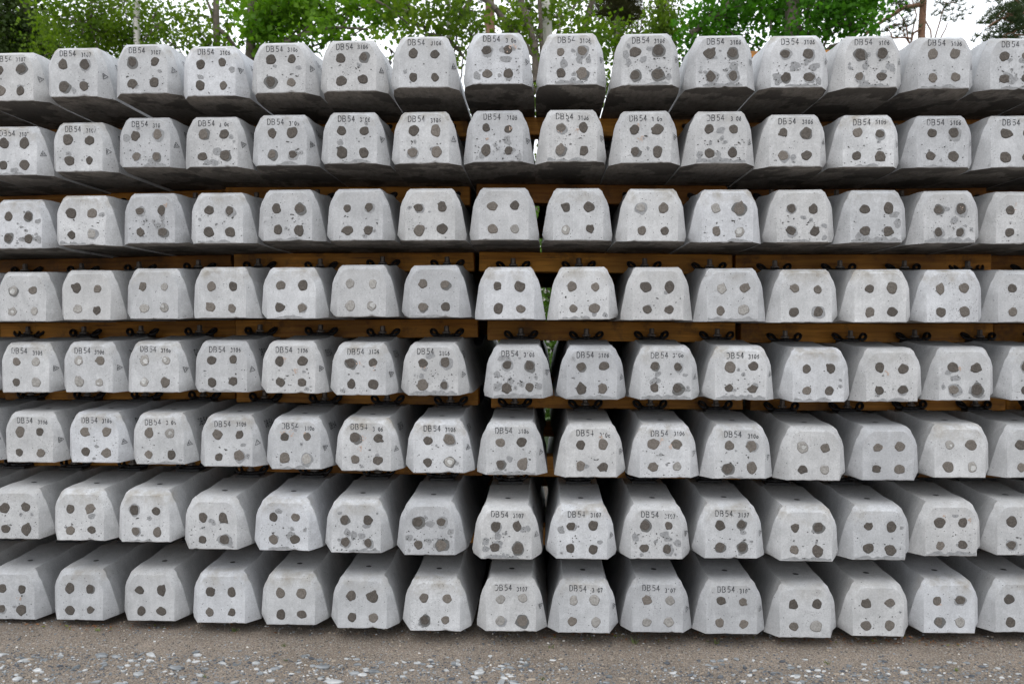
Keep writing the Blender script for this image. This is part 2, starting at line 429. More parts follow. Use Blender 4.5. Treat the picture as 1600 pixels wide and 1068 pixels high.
# right-hand chamfer of the end and right flank of the body
FACET = make_frame((0.1195, 0.0185, 0.098), (0.032, 0.040, 0), (-0.001, -0.014, 0.10))
FLANK = make_frame((0.1110, 0.150, 0.150), (0.0, 1.0, 0), (-0.028, 0, 0.08))
def stamp_mesh(rng, digits):
    mb = MB(); tilt = rng.uniform(-0.03, 0.03); dx, dz = rng.uniform(-.005, .005), rng.uniform(-.003, .001)
    def pl(x, z, lift): return (x, -lift, z + tilt * x)
    strokes(mb, 'DB', -0.062 + dx, 0.1725 + dz, 0.0230, 0.0150, 0.0035, 0.0030, pl, rng, 0.10)
    strokes(mb, '54', -0.022 + dx, 0.1725 + dz, 0.0230, 0.0135, 0.0035, 0.0030, pl, rng, 0.06)
    d2 = rng.uniform(-0.005, 0.003)
    strokes(mb, digits, 0.030 + dx + rng.uniform(-.004, .003), 0.1715 + dz + d2, 0.0165, 0.0088, 0.0026, 0.0031, pl, rng, 0.22)
    meshes = [('stamp', mb)]; mb = MB(); meshes.append(('inspection_mark', mb))
    s = 0.0145; th = 0.0022
    rot = rng.uniform(-0.5, 0.5)
    P = [Vector((math.cos(a + rot), math.sin(a + rot))) * s for a in (0, 2.094, 4.189)]
    ox, oz = rng.uniform(-.004, .004), rng.uniform(-.012, .012)
    for i in range(3):
        A, B = P[i], P[(i + 1) % 3]; d = (B - A).normalized(); nn = Vector((-d.y, d.x)) * th * 0.5
        mb.poly([FACET(p.x + ox, p.y + oz, 0.0022 + i * 1e-4) for p in (A - nn, B - nn, B + nn, A + nn)])
    strokes(mb, rng.choice(['51', '61', '71']), -0.0060 + ox, -0.0045 + oz, 0.009, 0.0050, 0.001, 0.0019, lambda a, b, l: FACET(a, b, 0.0022 + l * .3), rng, 0.1)
    mb = MB(); meshes.append(('flank_stamp', mb))
    k = rng.uniform(-.01, .02)
    strokes(mb, 'DB', -0.02 + k, 0.002, 0.027, 0.020, 0.005, 0.0042, lambda a, b, l: FLANK(a, b, 0.004 + l), rng, 0.12)
    strokes(mb, '54', 0.036 + k, 0.002, 0.027, 0.020, 0.005, 0.0042, lambda a, b, l: FLANK(a, b, 0.004 + l), rng, 0.12)
    out = []
    for nm, q in meshes:
        me = q.mesh(nm); me.materials.append(M['ink']); out.append((nm, me))
    return out

def stain_mesh(rng, level, band, rust, plugs):
    mb = MB(); lift = [0.0003]
    def put(pts, mi):
        lift[0] += 0.00002
        good = [(max(-0.0995, min(0.0995, x)), max(0.0045, min(0.192, z))) for x, z in pts]
        mb.poly([(x, -lift[0], z) for x, z in good], mi)
    if band:
        if band == 1:
            c = rng.uniform(-0.05, 0.05); wd = rng.uniform(0.035, 0.09); hh = rng.uniform(0.010, 0.018)
        else: c = rng.uniform(-0.02, 0.02); wd = 0.12; hh = rng.uniform(0.016, 0.026)
        x0, x1 = max(-0.0995, c - wd), min(0.0995, c + wd); n = 26; top = []
        for i in range(n + 1):
            x = x1 + (x0 - x1) * i / n
            e = min(1.0, (1 - abs((x - c) / wd)) * 3.0) if abs(x - c) < wd else 0.0
            top.append((x, 0.004 + hh * (0.35 + 0.65 * max(0.05, e)) * (0.65 + 0.7 * noise.noise(Vector((x * 38, rng.random() * 0.15 + level, band * 3.3))) + 0.15 * noise.noise(Vector((x * 150, 2.0, level))))))
        put([(x0, 0.004), (x1, 0.004)] + top, 0)
    nst = {0: 0, 1: 2, 2: 5, 3: 11}[level]
    cxs = rng.uniform(-0.02, 0.045)
    for i in range(nst):
        a = rng.random()
        x = cxs + rng.gauss(0, 0.035 + 0.01 * level); z = rng.gauss(0.075, 0.035 + 0.006 * level)
        if level == 3 and a < 0.2: x, z = rng.uniform(-.09, .09), rng.uniform(.03, .15)
        x = max(-.085, min(.088, x)); z = max(.018, min(.165, z)); r = rng.choice([0.005, 0.007, 0.009, 0.012, 0.015 if level > 1 else 0.006])
        put(blob(rng, x, z, r, 0.28, 16, rng.uniform(.8, 1.5), rng.uniform(.8, 1.2)), 0)
        if rng.random() < 0.7:
            lift[0] += 0.00002; put(blob(rng, x + rng.uniform(-.2, .2) * r, z + rng.uniform(-.2, .2) * r, rng.uniform(0.0010, 0.0024), 0.4, 8), 1)
    for (px, pz, pr) in plugs:                       # damp halos round some plugs
        if rng.random() < 0.07 + 0.13 * level:
            put(blob(rng, px + rng.uniform(0, .006), pz - rng.uniform(0, .006), pr * rng.uniform(1.12, 1.42), 0.16, 24), 2 if rng.random() < 0.5 else 0)
    npore = {0: 8, 1: 24, 2: 42, 3: 64}[level]
    for i in range(npore):
        x = rng.uniform(-.095, .095); z = max(.012, min(.15, rng.gauss(0.06, 0.035)))
        put(blob(rng, x, z, rng.choice([0.0007, 0.0009, 0.0012, 0.0016, 0.0024 if level else 0.001]), 0.45, 7, rng.uniform(.8, 1.6)), 1)
    for i in range(rng.choice([0, 1, 2, 3]) if level else 0):     # small gashes
        x, z = rng.uniform(-.08, .08), rng.uniform(.06, .11)
        put(blob(rng, x, z, rng.uniform(.002, .0038), 0.8, 11, rng.uniform(.7, 1.9), 1), 1)
    for i in range(rust):
        x = rng.uniform(-.06, .08); z = rng.uniform(.09, .165)
        for q in range(8): put(blob(rng, x + rng.gauss(0, .005), z + rng.gauss(0, .006), rng.uniform(.0012, .0035), 0.5, 9), 3)
    return mb

# ---- rail clip (spring clip with looped ends round a screw), in front of the batten
def clip_meshes():
    mb = MB(); zb = 0.2300
    for s in (-1, 1):
        pts = []
        for i in range(14):
            t = 2 * math.pi * i / 14
            pts.append((s * (0.060 + 0.0150 * math.cos(t)), 0.450 + 0.014 * math.sin(t + 0.5), zb + 0.029 + 0.0115 * math.sin(t) + 0.007 * math.cos(t)))
        mb.tube(pts, 0.0072, 8, 0, True)
        mb.tube([(s * 0.046, 0.448, zb + 0.022), (s * 0.030, 0.440, zb + 0.012), (s * 0.012, 0.425, zb + 0.014), (0, 0.418, zb + 0.016)], [0.0075, 0.0085, 0.009, 0.009], 7)
    clip = mb.mesh('rail_clip'); clip.materials.append(M['clip']); fix_normals(clip)
    for p in clip.polygons: p.use_smooth = True
    mb = MB(); mb.tube([(0, 0.442, zb - 0.01), (0, 0.442, zb + 0.024), (0, 0.442, zb + 0.025), (0, 0.442, zb + 0.031)], [0.011, 0.011, 0.020, 0.020], 12)
    mb.tube([(0, 0.442, zb + 0.031), (0, 0.442, zb + 0.036), (0, 0.442, zb + 0.058), (0, 0.442, zb + 0.060)], [0.0165, 0.0125, 0.0118, 0.009], 6)
    bolt = mb.mesh('bolt'); bolt.materials.append(M['bolt']); fix_normals(bolt)
    mb = MB(); mb.box(-0.055, 0.055, 0.402, 0.478, zb - 0.004, zb + 0.009); mb.box(-0.05, 0.05, 0.470, 0.488, zb - 0.004, zb + 0.015)
    pad = mb.mesh('guide_plate'); pad.materials.append(M['pad'])
    return clip, bolt, pad
CLIP, BOLT, PAD = clip_meshes()
# lifting/marking dimple on the crest
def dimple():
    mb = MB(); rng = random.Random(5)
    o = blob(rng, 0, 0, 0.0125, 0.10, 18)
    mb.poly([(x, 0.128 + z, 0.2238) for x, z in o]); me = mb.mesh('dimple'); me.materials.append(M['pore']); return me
DIMPLE = dimple()

TAB = [
  [(-2.320,2.316), (-2.018,2.322), (-1.701,2.325), (-1.399,2.305), (-1.098,2.311), (-0.796,2.309), (-0.495,2.316), (-0.191,2.327), (0.112,2.320), (0.416,2.312), (0.717,2.303), (1.019,2.301), (1.323,2.303), (1.625,2.304), (1.930,2.306)],
  [(-2.306,1.994), (-2.003,2.003), (-1.697,2.015), (-1.396,2.009), (-1.094,2.008), (-0.793,2.009), (-0.491,2.004), (-0.190,2.009), (0.112,2.007), (0.413,2.000), (0.715,1.995), (1.016,1.984), (1.318,1.984), (1.622,1.983), (1.932,1.986)],
  [(-2.293,1.676), (-1.991,1.686), (-1.678,1.691), (-1.372,1.687), (-1.071,1.694), (-0.769,1.691), (-0.468,1.689), (-0.166,1.690), (0.138,1.687), (0.441,1.682), (0.742,1.676), (1.046,1.676), (1.350,1.677), (1.655,1.676), (1.959,1.675)],
  [(-2.275,1.358), (-1.973,1.363), (-1.667,1.368), (-1.360,1.371), (-1.059,1.368), (-0.757,1.375), (-0.451,1.372), (-0.143,1.364), (0.162,1.364), (0.463,1.361), (0.765,1.356), (1.066,1.352), (1.368,1.352), (1.669,1.352), (1.971,1.352)],
  [(-2.266,1.047), (-1.965,1.051), (-1.663,1.054), (-1.362,1.057), (-1.060,1.056), (-0.759,1.050), (-0.457,1.050), (-0.108,1.040), (0.195,1.037), (0.497,1.038), (0.798,1.037), (1.114,1.029), (1.419,1.029), (1.725,1.032), (2.027,1.032)],
  [(-2.246,0.742), (-1.944,0.746), (-1.643,0.746), (-1.341,0.740), (-1.040,0.736), (-0.738,0.735), (-0.437,0.730), (-0.135,0.724), (0.193,0.718), (0.495,0.717), (0.796,0.716), (1.098,0.709), (1.406,0.707), (1.709,0.714), (2.013,0.712)],
  [(-2.322,0.402), (-2.011,0.407), (-1.709,0.410), (-1.406,0.389), (-1.093,0.393), (-0.784,0.390), (-0.472,0.390), (-0.154,0.377), (0.156,0.380), (0.461,0.383), (0.763,0.388), (1.072,0.377), (1.374,0.379), (1.675,0.391), (1.979,0.390)],
  [(-2.336,0.050), (-2.018,0.059), (-1.693,0.067), (-1.373,0.074), (-1.067,0.077), (-0.759,0.074), (-0.451,0.072), (-0.136,0.076), (0.165,0.076), (0.467,0.080), (0.768,0.078), (1.070,0.061), (1.371,0.065), (1.673,0.070), (1.974,0.070)],
]
YC = [3.455, 3.428, 3.405, 3.385, 3.362, 3.342, 3.332, 3.33, 3.33, 3.33, 3.333, 3.346, 3.368, 3.394, 3.42]
TONE = ['ddddddddddddddd', 'ddmdddmdddddddd', 'dmddddmmmmmdddd', 'lmlmmlmmmmlmmmm', 'mlldddddddddddd', 'mmmmmmmmmmmmmmm', 'ddddddddddddddd', 'ddddmmmlllmmmmm']
STAIN = ['111111133333313', '112211131131110', '312111100012221', '000000001100000', '000111231221121', '011111111110000', '111223332321111', '100000100000100']
BAND = ['000000001111111', '101011001020110', '010110000011220', '000010101020000', '000100222221100', '001010020010000', '001011010002221', '000000000000000']
RUST = ['000001020000000', '000000022200000', '001000000000012', '000000000000000', '000022100000110', '000032001200100', '000000000000020', '100000000000010']
STAMP = ['77766666666666' + '6', '777666666666666', '0' * 15, '0' * 15, '66666666666' + '0000', '66666666666' + '0000', '0000000' + '7777' + '0000', '0000000' + '7777' + '0000']
ROWW = ['top', 'second', 'third', 'fourth', 'fifth', 'sixth', 'seventh', 'bottom']
ORD = ['first', 'second', 'third', 'fourth', 'fifth', 'sixth', 'seventh', 'eighth', 'ninth', 'tenth', 'eleventh', 'twelfth', 'thirteenth', 'fourteenth', 'fifteenth']
TONEW = {'d': 'dark', 'm': 'brownish', 'l': 'pale'}
LIGHTER = {(0, 1): 0, }
POS = {}
def build_sleeper(r, c, x, y, z, roll, yaw, label, tone, st, bd, ru, stamp):
    rng = random.Random(r * 100 + c + 7)
    root = empty('concrete_sleeper', (x, y, z), (0, roll, yaw))
    tag(root, label, 'railway sleeper', 'concrete sleepers stacked in eight rows')
    plugs = []
    for px, pz in ((-0.046, 0.137), (0.046, 0.137), (-0.046, 0.045), (0.046, 0.045)):
        tn = tone
        u = rng.random()
        if tone == 'm' and u < 0.3: tn = 'd'
        elif tone == 'm' and u > 0.85: tn = 'l'
        elif tone == 'd' and u > 0.86: tn = 'm'
        elif tone == 'l' and u < 0.35: tn = 'm'
        rr = rng.choice([0.0165, 0.0175, 0.0185, 0.0195, 0.0205, 0.0185, 0.0215])
        cx, cz = px + rng.uniform(-.004, .004), pz + rng.uniform(-.004, .004)
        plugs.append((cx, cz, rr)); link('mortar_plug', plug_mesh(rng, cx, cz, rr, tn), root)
    me = BODY[(r * 5 + c * 3 + (c * c) % 7) % len(BODY)].copy(); sm = stain_mesh(rng, st, bd, ru, plugs)
    bm = bmesh.new(); bm.from_mesh(me); vs = [bm.verts.new(p) for p in sm.v]
    for fc, mi in zip(sm.f, sm.mi):
        q = bm.faces.new([vs[i] for i in fc]); q.material_index = mi + 2; q.smooth = False
    bm.to_mesh(me); bm.free()
    for k in ('damp', 'pore', 'halo', 'rust'): me.materials.append(M[k])
    link('sleeper_body', me, root)
    if stamp:
        for nm, sme in stamp_mesh(rng, '3107' if stamp == '7' else '3106'): link(nm, sme, root)
    link('guide_plate', PAD, root)
    k = link('rail_clip', CLIP, root); link('bolt', BOLT, k)
    if r > 3: link('dimple', DIMPLE, root)
    POS[(r, c)] = (x, y, z)
    return root
for r in range(8):
    rj = random.Random(r + 50)
    for c in range(15):
        x, z = TAB[r][c]; y = YC[c] - 0.062 + rj.uniform(-0.006, 0.006)
        if r == 6: y -= 0.03; x *= (y / (y + 0.03)); z = 1.33 + (z - 1.33) * (y / (y + 0.03))
        st, bd, ru, sp, tn = int(STAIN[r][c]), int(BAND[r][c]), int(RUST[r][c]), STAMP[r][c], TONE[r][c]
        if sp == '0': sp = ''
        bits = [TONEW[tn] + ' plugs']
        if st >= 3: bits.append('heavy grey blotches')
        elif st == 2: bits.append('some grey blotches')
        elif bd: bits.append('a grey damp foot edge')
        lab = '%s from the left in the %s row, %s' % (ORD[c], ROWW[r], ' and '.join(bits))
        build_sleeper(r, c, x, y, z, R_(rj.uniform(-0.35, 0.35)), R_(rj.uniform(-0.25, 0.25)), lab, tn, st, bd, ru, sp)
    # the neighbours that the frame cuts off
    for c, side in ((-1, 'left'), (-2, 'left'), (15, 'right'), (16, 'right')):
        if side == 'left': x0, y0, z0 = POS[(r, 0)]; k = -c; x = x0 - 0.304 * k; y = y0 + 0.030 * k
        else: x0, y0, z0 = POS[(r, 14)]; k = c - 14; x = x0 + 0.304 * k; y = y0 + 0.028 * k
        far = 'just past' if k == 1 else 'second past'
        build_sleeper(r, c, x, y, z0, R_(rj.uniform(-.3, .3)), 0, 'sleeper %s the %s edge of the photo, %s row, mostly hidden' % (far, side, ROWW[r]),
                      'd', 1, 0, 0, '6' if (side == 'left' and r in (4, 5)) or r in (0, 1) else '')

# ------------------------------------------------------------------ battens between the rows
BLK = [(-2, -2), (-1, 2), (3, 6), (7, 10), (11, 14), (15, 16)]
BLKW = ['far left', 'left', 'centre left', 'centre right', 'right', 'far right']
def batten(x0, x1, y, zt0, zt1, th, label, depth=0.10):
    L = x1 - x0; mb = MB()
    bm = bmesh.new(); bmesh.ops.create_cube(bm, size=1.0)
    bmesh.ops.scale(bm, vec=(L, depth, th), verts=bm.verts)
    bmesh.ops.bevel(bm, geom=bm.edges[:], offset=0.003, segments=1, affect='EDGES')
    me = bpy.data.meshes.new('wooden_batten'); bm.to_mesh(me); bm.free(); me.materials.append(M['wood'])
    o = link('wooden_batten', me); o.location = ((x0 + x1) / 2, y + depth / 2, (zt0 + zt1) / 2 - th / 2)
    o.rotation_euler = (0, -math.atan2(zt1 - zt0, L), 0)
    tag(o, label, 'batten', 'wooden battens between the sleeper rows'); return o
rb = random.Random(9)
for r in range(8):
    for bi, (a, b) in enumerate(BLK):
        xs = [POS[(r, c)] for c in range(a, b + 1)]
        nX = len(xs); mx = sum(p[0] for p in xs) / nX; mz = sum(p[2] for p in xs) / nX
        den = sum((p[0] - mx) ** 2 for p in xs) or 1; sl = sum((p[0] - mx) * (p[2] - mz) for p in xs) / den if nX > 1 else 0
        x0, x1 = xs[0][0] - 0.135 + rb.uniform(-.01, .01), xs[-1][0] + 0.140 + rb.uniform(-.01, .01)
        zt0, zt1 = mz + sl * (x0 - mx) - 0.001, mz + sl * (x1 - mx) - 0.001
        if r < 7:
            below = sum(POS[(r + 1, c)][2] for c in range(a, b + 1)) / nX + 0.230
            th = max(0.07, min(0.105, mz - below))
        else: th = 0.11
        y = sum(p[1] for p in xs) / nX + 0.505 + rb.uniform(-.012, .012)
        where = 'under the %s row' % ROWW[r]
        batten(x0, x1, y, zt0, zt1, th, 'amber wooden batten %s, %s block at near end' % (where, BLKW[bi]))
        batten(x0, x1, y + 1.40, zt0, zt1, th, 'wooden batten %s, %s block at far end' % (where, BLKW[bi]))
# one batten already laid on the top row
a, b = POS[(0, 11)], POS[(0, 13)]
batten(a[0] - 0.12, b[0] + 0.02, a[1] + 0.51, a[2] + 0.322, b[2] + 0.322, 0.088, 'pale orange batten lying on top of the top row at the right')
# ------------------------------------------------------------------ ground
def gz(x, y):
    n = noise.noise(Vector((x * 1.1, y * 1.1, 3))) * 0.012 + noise.noise(Vector((x * 5, y * 5, 9))) * 0.005
    n += noise.noise(Vector((x * 22, y * 22, 1))) * 0.0022
    d = math.hypot(x, y - 3)
    # slight rise along the foot of the stack
    q = max(0.0, min(1.0, (y - 3.16) / 0.22)); n += 0.036 * q * q * (3 - 2 * q) * (1 if y < 7 else 0)
    return n * (1 if d < 8 else max(0.0, 1 - (d - 8) / 6)) - 0.012
def ground_mesh():
    xs = []; x = -3.2
    while x < 3.2001: xs.append(x); x += 0.035
    ext = [3.6, 4.2, 5.2, 7, 10, 15, 25, 50, 120, 400, 1200]
    xs = [-e for e in reversed(ext)] + xs + ext
    ys = []; y = 2.0
    while y < 3.9: ys.append(y); y += 0.03
    ys = [-1200, -400, -100, -30, -10, -4, -1.5, 0, 1.0, 1.6] + ys + [4.3, 5, 6, 7, 9, 12, 16, 25, 50, 120, 400, 1200]
    v = [(x, y, gz(x, y)) for y in ys for x in xs]; nx = len(xs)
    f = [(j * nx + i, j * nx + i + 1, (j + 1) * nx + i + 1, (j + 1) * nx + i) for j in range(len(ys) - 1) for i in range(nx - 1)]
    me = bpy.data.meshes.new('ground'); me.from_pydata(v, [], f); return me
t = NT('sandy_gravel'); v = t.coords(False)
big = t.noise(v, 1.3, 5, 0.6); mid = t.noise(v, 9, 5, 0.6); fin = t.noise(v, 170, 4, 0.75)
c = t.mix(t.ramp(big, [(0.35, 0.0), (0.65, 1.0)]), (0.225, 0.183, 0.143), (0.335, 0.28, 0.228))
c = t.mix(t.ramp(mid, [(0.35, 0.0), (0.7, 0.6)]), c, (0.22, 0.185, 0.150))
c = t.mix(0.85, c, t.ramp(fin, [(0.30, 0.22), (0.5, 0.92), (0.70, 1.9)]), 'MULTIPLY')
vg = voro(t, v, 210); c = t.mix(t.ramp(vg.outputs['Color'], [(0.0, 0.0), (0.78, 0.0), (0.82, 0.75)]), c, (0.36, 0.35, 0.33))
vg2 = voro(t, v, 150); c = t.mix(t.ramp(vg2.outputs['Color'], [(0.0, 0.8), (0.12, 0.8), (0.16, 0.0)]), c, (0.045, 0.045, 0.048))
sy = t.n('ShaderNodeSeparateXYZ'); t.l(t.obj, sy.inputs[0])
soil = t.ramp(t.math('ADD', sy.outputs[1], t.math('MULTIPLY', t.noise(v, 3, 4, 0.6), 0.12)), [(0.0, 0.0), (1.0, 0.0)])
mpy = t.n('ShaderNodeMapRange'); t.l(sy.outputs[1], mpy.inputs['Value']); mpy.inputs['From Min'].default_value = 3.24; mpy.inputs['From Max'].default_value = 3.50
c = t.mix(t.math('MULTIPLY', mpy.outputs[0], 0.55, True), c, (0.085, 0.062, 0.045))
# grass beyond the yard, behind the stack
mg = t.n('ShaderNodeMapRange'); t.l(sy.outputs[1], mg.inputs['Value']); mg.inputs['From Min'].default_value = 6.5; mg.inputs['From Max'].default_value = 8.0
c = t.mix(mg.outputs[0], c, t.mix(mid, (0.035, 0.07, 0.012), (0.08, 0.14, 0.03)))
t.bump(t.math('ADD', fin, t.math('MULTIPLY', vg.outputs['Distance'], -0.8)), 0.9, 0.006)
t.set(Base_Color=c, Roughness=0.92)
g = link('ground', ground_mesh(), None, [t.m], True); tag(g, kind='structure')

# ------------------------------------------------------------------ stones
def stone_mats():
    out = []
    for nm, a, b in (('slate_grey', (0.13, 0.145, 0.155), (0.31, 0.325, 0.335)), ('slate_pale', (0.30, 0.315, 0.32), (0.58, 0.585, 0.58)), ('slate_dark', (0.06, 0.066, 0.078), (0.12, 0.13, 0.145)),
                     ('stone_tan', (0.26, 0.21, 0.16), (0.40, 0.34, 0.27)), ('stone_white', (0.55, 0.53, 0.49), (0.70, 0.68, 0.64))):
        t = NT(nm); v = t.coords(False); n = t.noise(v, 40, 4, 0.6)
        t.set(Base_Color=t.mix(t.ramp(t.noise(v, 14, 3, 0.6), [(0.35, 0), (0.65, 1)]), a, b), Roughness=0.75); t.bump(n, 0.4, 0.003); out.append(t.m)
    return out
SM = stone_mats()
def stone(mb, rng, x, y, z, a, b, h, mi):
    rot = rng.uniform(-0.5, 0.5) + (0 if rng.random() < 0.75 else rng.uniform(0, 3.14)); n = rng.randint(6, 8)
    ph = rng.uniform(0, 6.28); i0 = len(mb.v); cr, sr = math.cos(rot), math.sin(rot)
    tx, ty = rng.uniform(-.12, .12), rng.uniform(-.05, .2)
    ks = [rng.uniform(0.58, 1.2) for _ in range(n)]
    for lev, s in ((-0.3, 0.92), (0.45, 1.0), (1.0, 0.68)):
        for j in range(n):
            tt = ph + 2 * math.pi * j / n
            px = a * s * ks[j] * math.cos(tt); py = b * s * ks[j] * math.sin(tt)
            hz = h * lev * rng.uniform(0.85, 1.1) + px * tx - py * ty * 0.3
            mb.v.append((x + px * cr - py * sr, y + px * sr + py * cr, z + hz))
    for k in range(2):
        for j in range(n):
            j2 = (j + 1) % n; mb.f.append((i0 + k * n + j, i0 + k * n + j2, i0 + (k + 1) * n + j2, i0 + (k + 1) * n + j)); mb.mi.append(mi)
    mb.f.append(tuple(i0 + 2 * n + j for j in range(n))); mb.mi.append(mi)
rng = random.Random(4)
mb = MB()
def rmix(r, slate): 
    u = r.random()
    if slate: return 0 if u < 0.45 else 1 if u < 0.78 else 2 if u < 0.92 else 3
    return 0 if u < 0.30 else 2 if u < 0.62 else 3 if u < 0.93 else 1 if u < 0.98 else 4
for i in range(26000):                              # grit
    x, y = rng.uniform(-2.7, 2.7), 2.4 + rng.random() ** 0.9 * 1.05
    if y > 3.19 and rng.random() < 0.8: continue
    s = rng.choice([0.0018, 0.0022, 0.0028, 0.0035, 0.0045]); stone(mb, rng, x, y, gz(x, y), s * 1.3, s, s * 0.8, rmix(rng, False))
for i in range(2800):                               # small chips, in drifts
    x, y = rng.uniform(-2.7, 2.7), rng.uniform(2.4, 3.23)
    if noise.noise(Vector((x * 2.2, y * 4, 5))) < -0.05 and rng.random() < 0.75: continue
    s = 0.0035 + 0.008 * rng.random() ** 2; stone(mb, rng, x, y, gz(x, y) + .001, s * 1.5, s * 0.9, s * 0.5, rmix(rng, True))
for i in range(300):                                # flat slate flakes, mostly at the left
    u = rng.random(); x = -2.6 + 2.5 * u if rng.random() < 0.72 else rng.uniform(-0.1, 2.6); y = rng.uniform(2.42, 3.19)
    a = (0.008 + 0.026 * rng.random() ** 1.7) * (1.0 if x < -0.1 else 0.7); stone(mb, rng, x, y, gz(x, y) + .001, a * rng.uniform(1.0, 1.35), a * rng.uniform(0.5, 0.85), rng.uniform(.004, .010), rng.choice([0, 1, 1, 0, 2 if x > 0 else 1]))
me = mb.mesh('gravel')
fix_normals(me)
o = link('gravel', me, None, SM); tag(o, 'loose grit and flat grey slate chips on the brown earth', 'gravel', kind='stuff')
# dead leaves and needles under the foot of the stack
ml = simple('dry_leaf', (0.15, 0.06, 0.022), (0.26, 0.12, 0.05), 40, 0.8)
ml2 = simple('moss', (0.10, 0.13, 0.02), (0.18, 0.17, 0.035), 40, 0.9)
mb = MB()
for i in range(900):
    x = rng.uniform(-2.5, 2.6)
    if rng.random() < 0.6: x = rng.gauss(rng.choice([0.25, 0.55, 1.25, 1.6, -1.9]), 0.16)
    y = 3.35 + abs(rng.gauss(0, 0.07)) - 0.02; z = gz(x, y) + 0.003 + rng.random() * 0.006
    a = rng.uniform(0.003, 0.010); r = rng.uniform(0, 6.28); b = a * rng.uniform(0.15, 0.6)
    u = Vector((math.cos(r), math.sin(r), rng.uniform(-.4, .4))) * a; w_ = Vector((-math.sin(r), math.cos(r), rng.uniform(-.5, .5))) * b
    p = Vector((x, y, z)); mb.poly([p - u, p + w_, p + u, p - w_], 0 if rng.random() < 0.8 else 1)
o = link('leaf_litter', mb.mesh('leaf_litter'), None, [ml, ml2]); tag(o, 'orange dead leaves and moss bits lying under the bottom row', 'leaf litter', kind='stuff')
# grass tufts
mgr = simple('grass_blade', (0.07, 0.11, 0.025), (0.15, 0.18, 0.05), 60, 0.7, rv=0.3)
tufts = [(-1.33, 3.36, 22, 0.028, 'green grass tuft at the foot of the fourth bottom sleeper'), (-1.92, 3.34, 14, 0.02, 'tiny green tuft under the gap by the second bottom sleeper'),
         (-1.08, 3.26, 12, 0.018, 'short yellow-green tuft below the fifth bottom sleeper'), (0.03, 3.28, 10, 0.02, 'little green sprout under the centre of the bottom row'),
         (0.38, 3.33, 14, 0.035, 'upright grass blades under the gap beside the ninth bottom sleeper'), (0.72, 3.33, 10, 0.03, 'thin grass blades under the tenth bottom sleeper'),
         (0.0, 3.03, 16, 0.016, 'small green sprout among the chips near the centre bottom'), (1.13, 3.20, 12, 0.018, 'bright green sprout on the grit below the twelfth bottom sleeper'),
         (1.62, 3.17, 16, 0.018, 'mossy green patch on the grit at the right'), (-1.30, 2.98, 12, 0.012, 'yellowish moss tuft among the slate chips at the left'),
         (-1.04, 3.16, 16, 0.012, 'low moss tuft beside the pale slate flakes')]
for x, y, n, h, lab in tufts:
    mb = MB()
    for i in range(n):
        a = rng.uniform(0, 6.28); h *= 0.999; rr = rng.uniform(0, 0.010); bx, by = rr * math.cos(a), rr * math.sin(a); hh = h * 0.7 * rng.uniform(.5, 1.2); ln = rng.uniform(.2, .9) * hh; wd = rng.uniform(.0008, .0018)
        mb.poly([(bx - wd, by, -.002), (bx + wd, by, -.002), (bx + math.cos(a) * ln * .4 + wd * .7, by + math.sin(a) * ln * .4, hh * .6), (bx + math.cos(a) * ln, by + math.sin(a) * ln, hh)])
    o = link('grass_tuft', mb.mesh('grass_tuft'), None, [mgr]); o.location = (x, y, gz(x, y)); tag(o, lab, 'grass tuft', 'weeds along the foot of the stack')
# ------------------------------------------------------------------ trees behind the stack
def leafmat(name, c1, c2, tr):
    t = NT(name); v = t.coords(False)
    n = t.noise(v, 1.6, 4, 0.6); n2 = t.noise(v, 25, 3, 0.6)
    c = t.mix(t.ramp(n, [(0.32, 0.0), (0.68, 1.0)]), c1, c2); c = t.mix(0.5, c, t.ramp(n2, [(0.3, 0.55), (0.7, 1.5)]), 'MULTIPLY')
    t.set(Base_Color=c, Roughness=0.6, Specular_IOR_Level=0.15)
    tl = t.n('ShaderNodeBsdfTranslucent'); mx = t.n('ShaderNodeMixShader'); mx.inputs[0].default_value = tr
    t.l(t.mix(1.0, c, (1.5, 1.7, 0.6), 'MULTIPLY'), tl.inputs['Color']); t.l(t.b.outputs[0], mx.inputs[1]); t.l(tl.outputs[0], mx.inputs[2]); t.l(mx.outputs[0], t.out.inputs['Surface'])
    return t.m
LM = {'birch': leafmat('birch_leaves', (0.040, 0.085, 0.009), (0.150, 0.215, 0.022), 0.48),
      'maple': leafmat('maple_leaves', (0.034, 0.115, 0.010), (0.080, 0.21, 0.018), 0.44),
      'oak': leafmat('oak_leaves', (0.055, 0.135, 0.011), (0.150, 0.260, 0.024), 0.50),
      'dark': leafmat('dark_leaves', (0.022, 0.042, 0.009), (0.045, 0.07, 0.014), 0.22),  # darker green foliage of the far left tree
      'pine': leafmat('pine_needles', (0.035, 0.060, 0.030), (0.075, 0.10, 0.055), 0.15),
      'brownpine': leafmat('spruce_needles', (0.045, 0.045, 0.022), (0.085, 0.075, 0.035), 0.15),
      'bush': leafmat('bush_leaves', (0.05, 0.10, 0.018), (0.10, 0.18, 0.03), 0.35)}
BM = {'brown': simple('bark_brown', (0.07, 0.055, 0.042), (0.15, 0.125, 0.10), 9, 0.9, 0.8, 0.02),
      'pine': simple('bark_pine', (0.15, 0.075, 0.045), (0.30, 0.17, 0.11), 8, 0.9, 0.8, 0.02)}
t = NT('bark_birch'); v = t.coords(False); mp = t.n('ShaderNodeMapping'); mp.inputs['Scale'].default_value = (1, 1, 5); t.l(v, mp.inputs['Vector'])
n = t.noise(mp.outputs[0], 3.2, 4, 0.6)
t.set(Base_Color=t.mix(t.ramp(n, [(0.56, 0.0), (0.62, 1.0)]), (0.58, 0.555, 0.52), (0.06, 0.055, 0.05)), Roughness=0.8); BM['birch'] = t.m

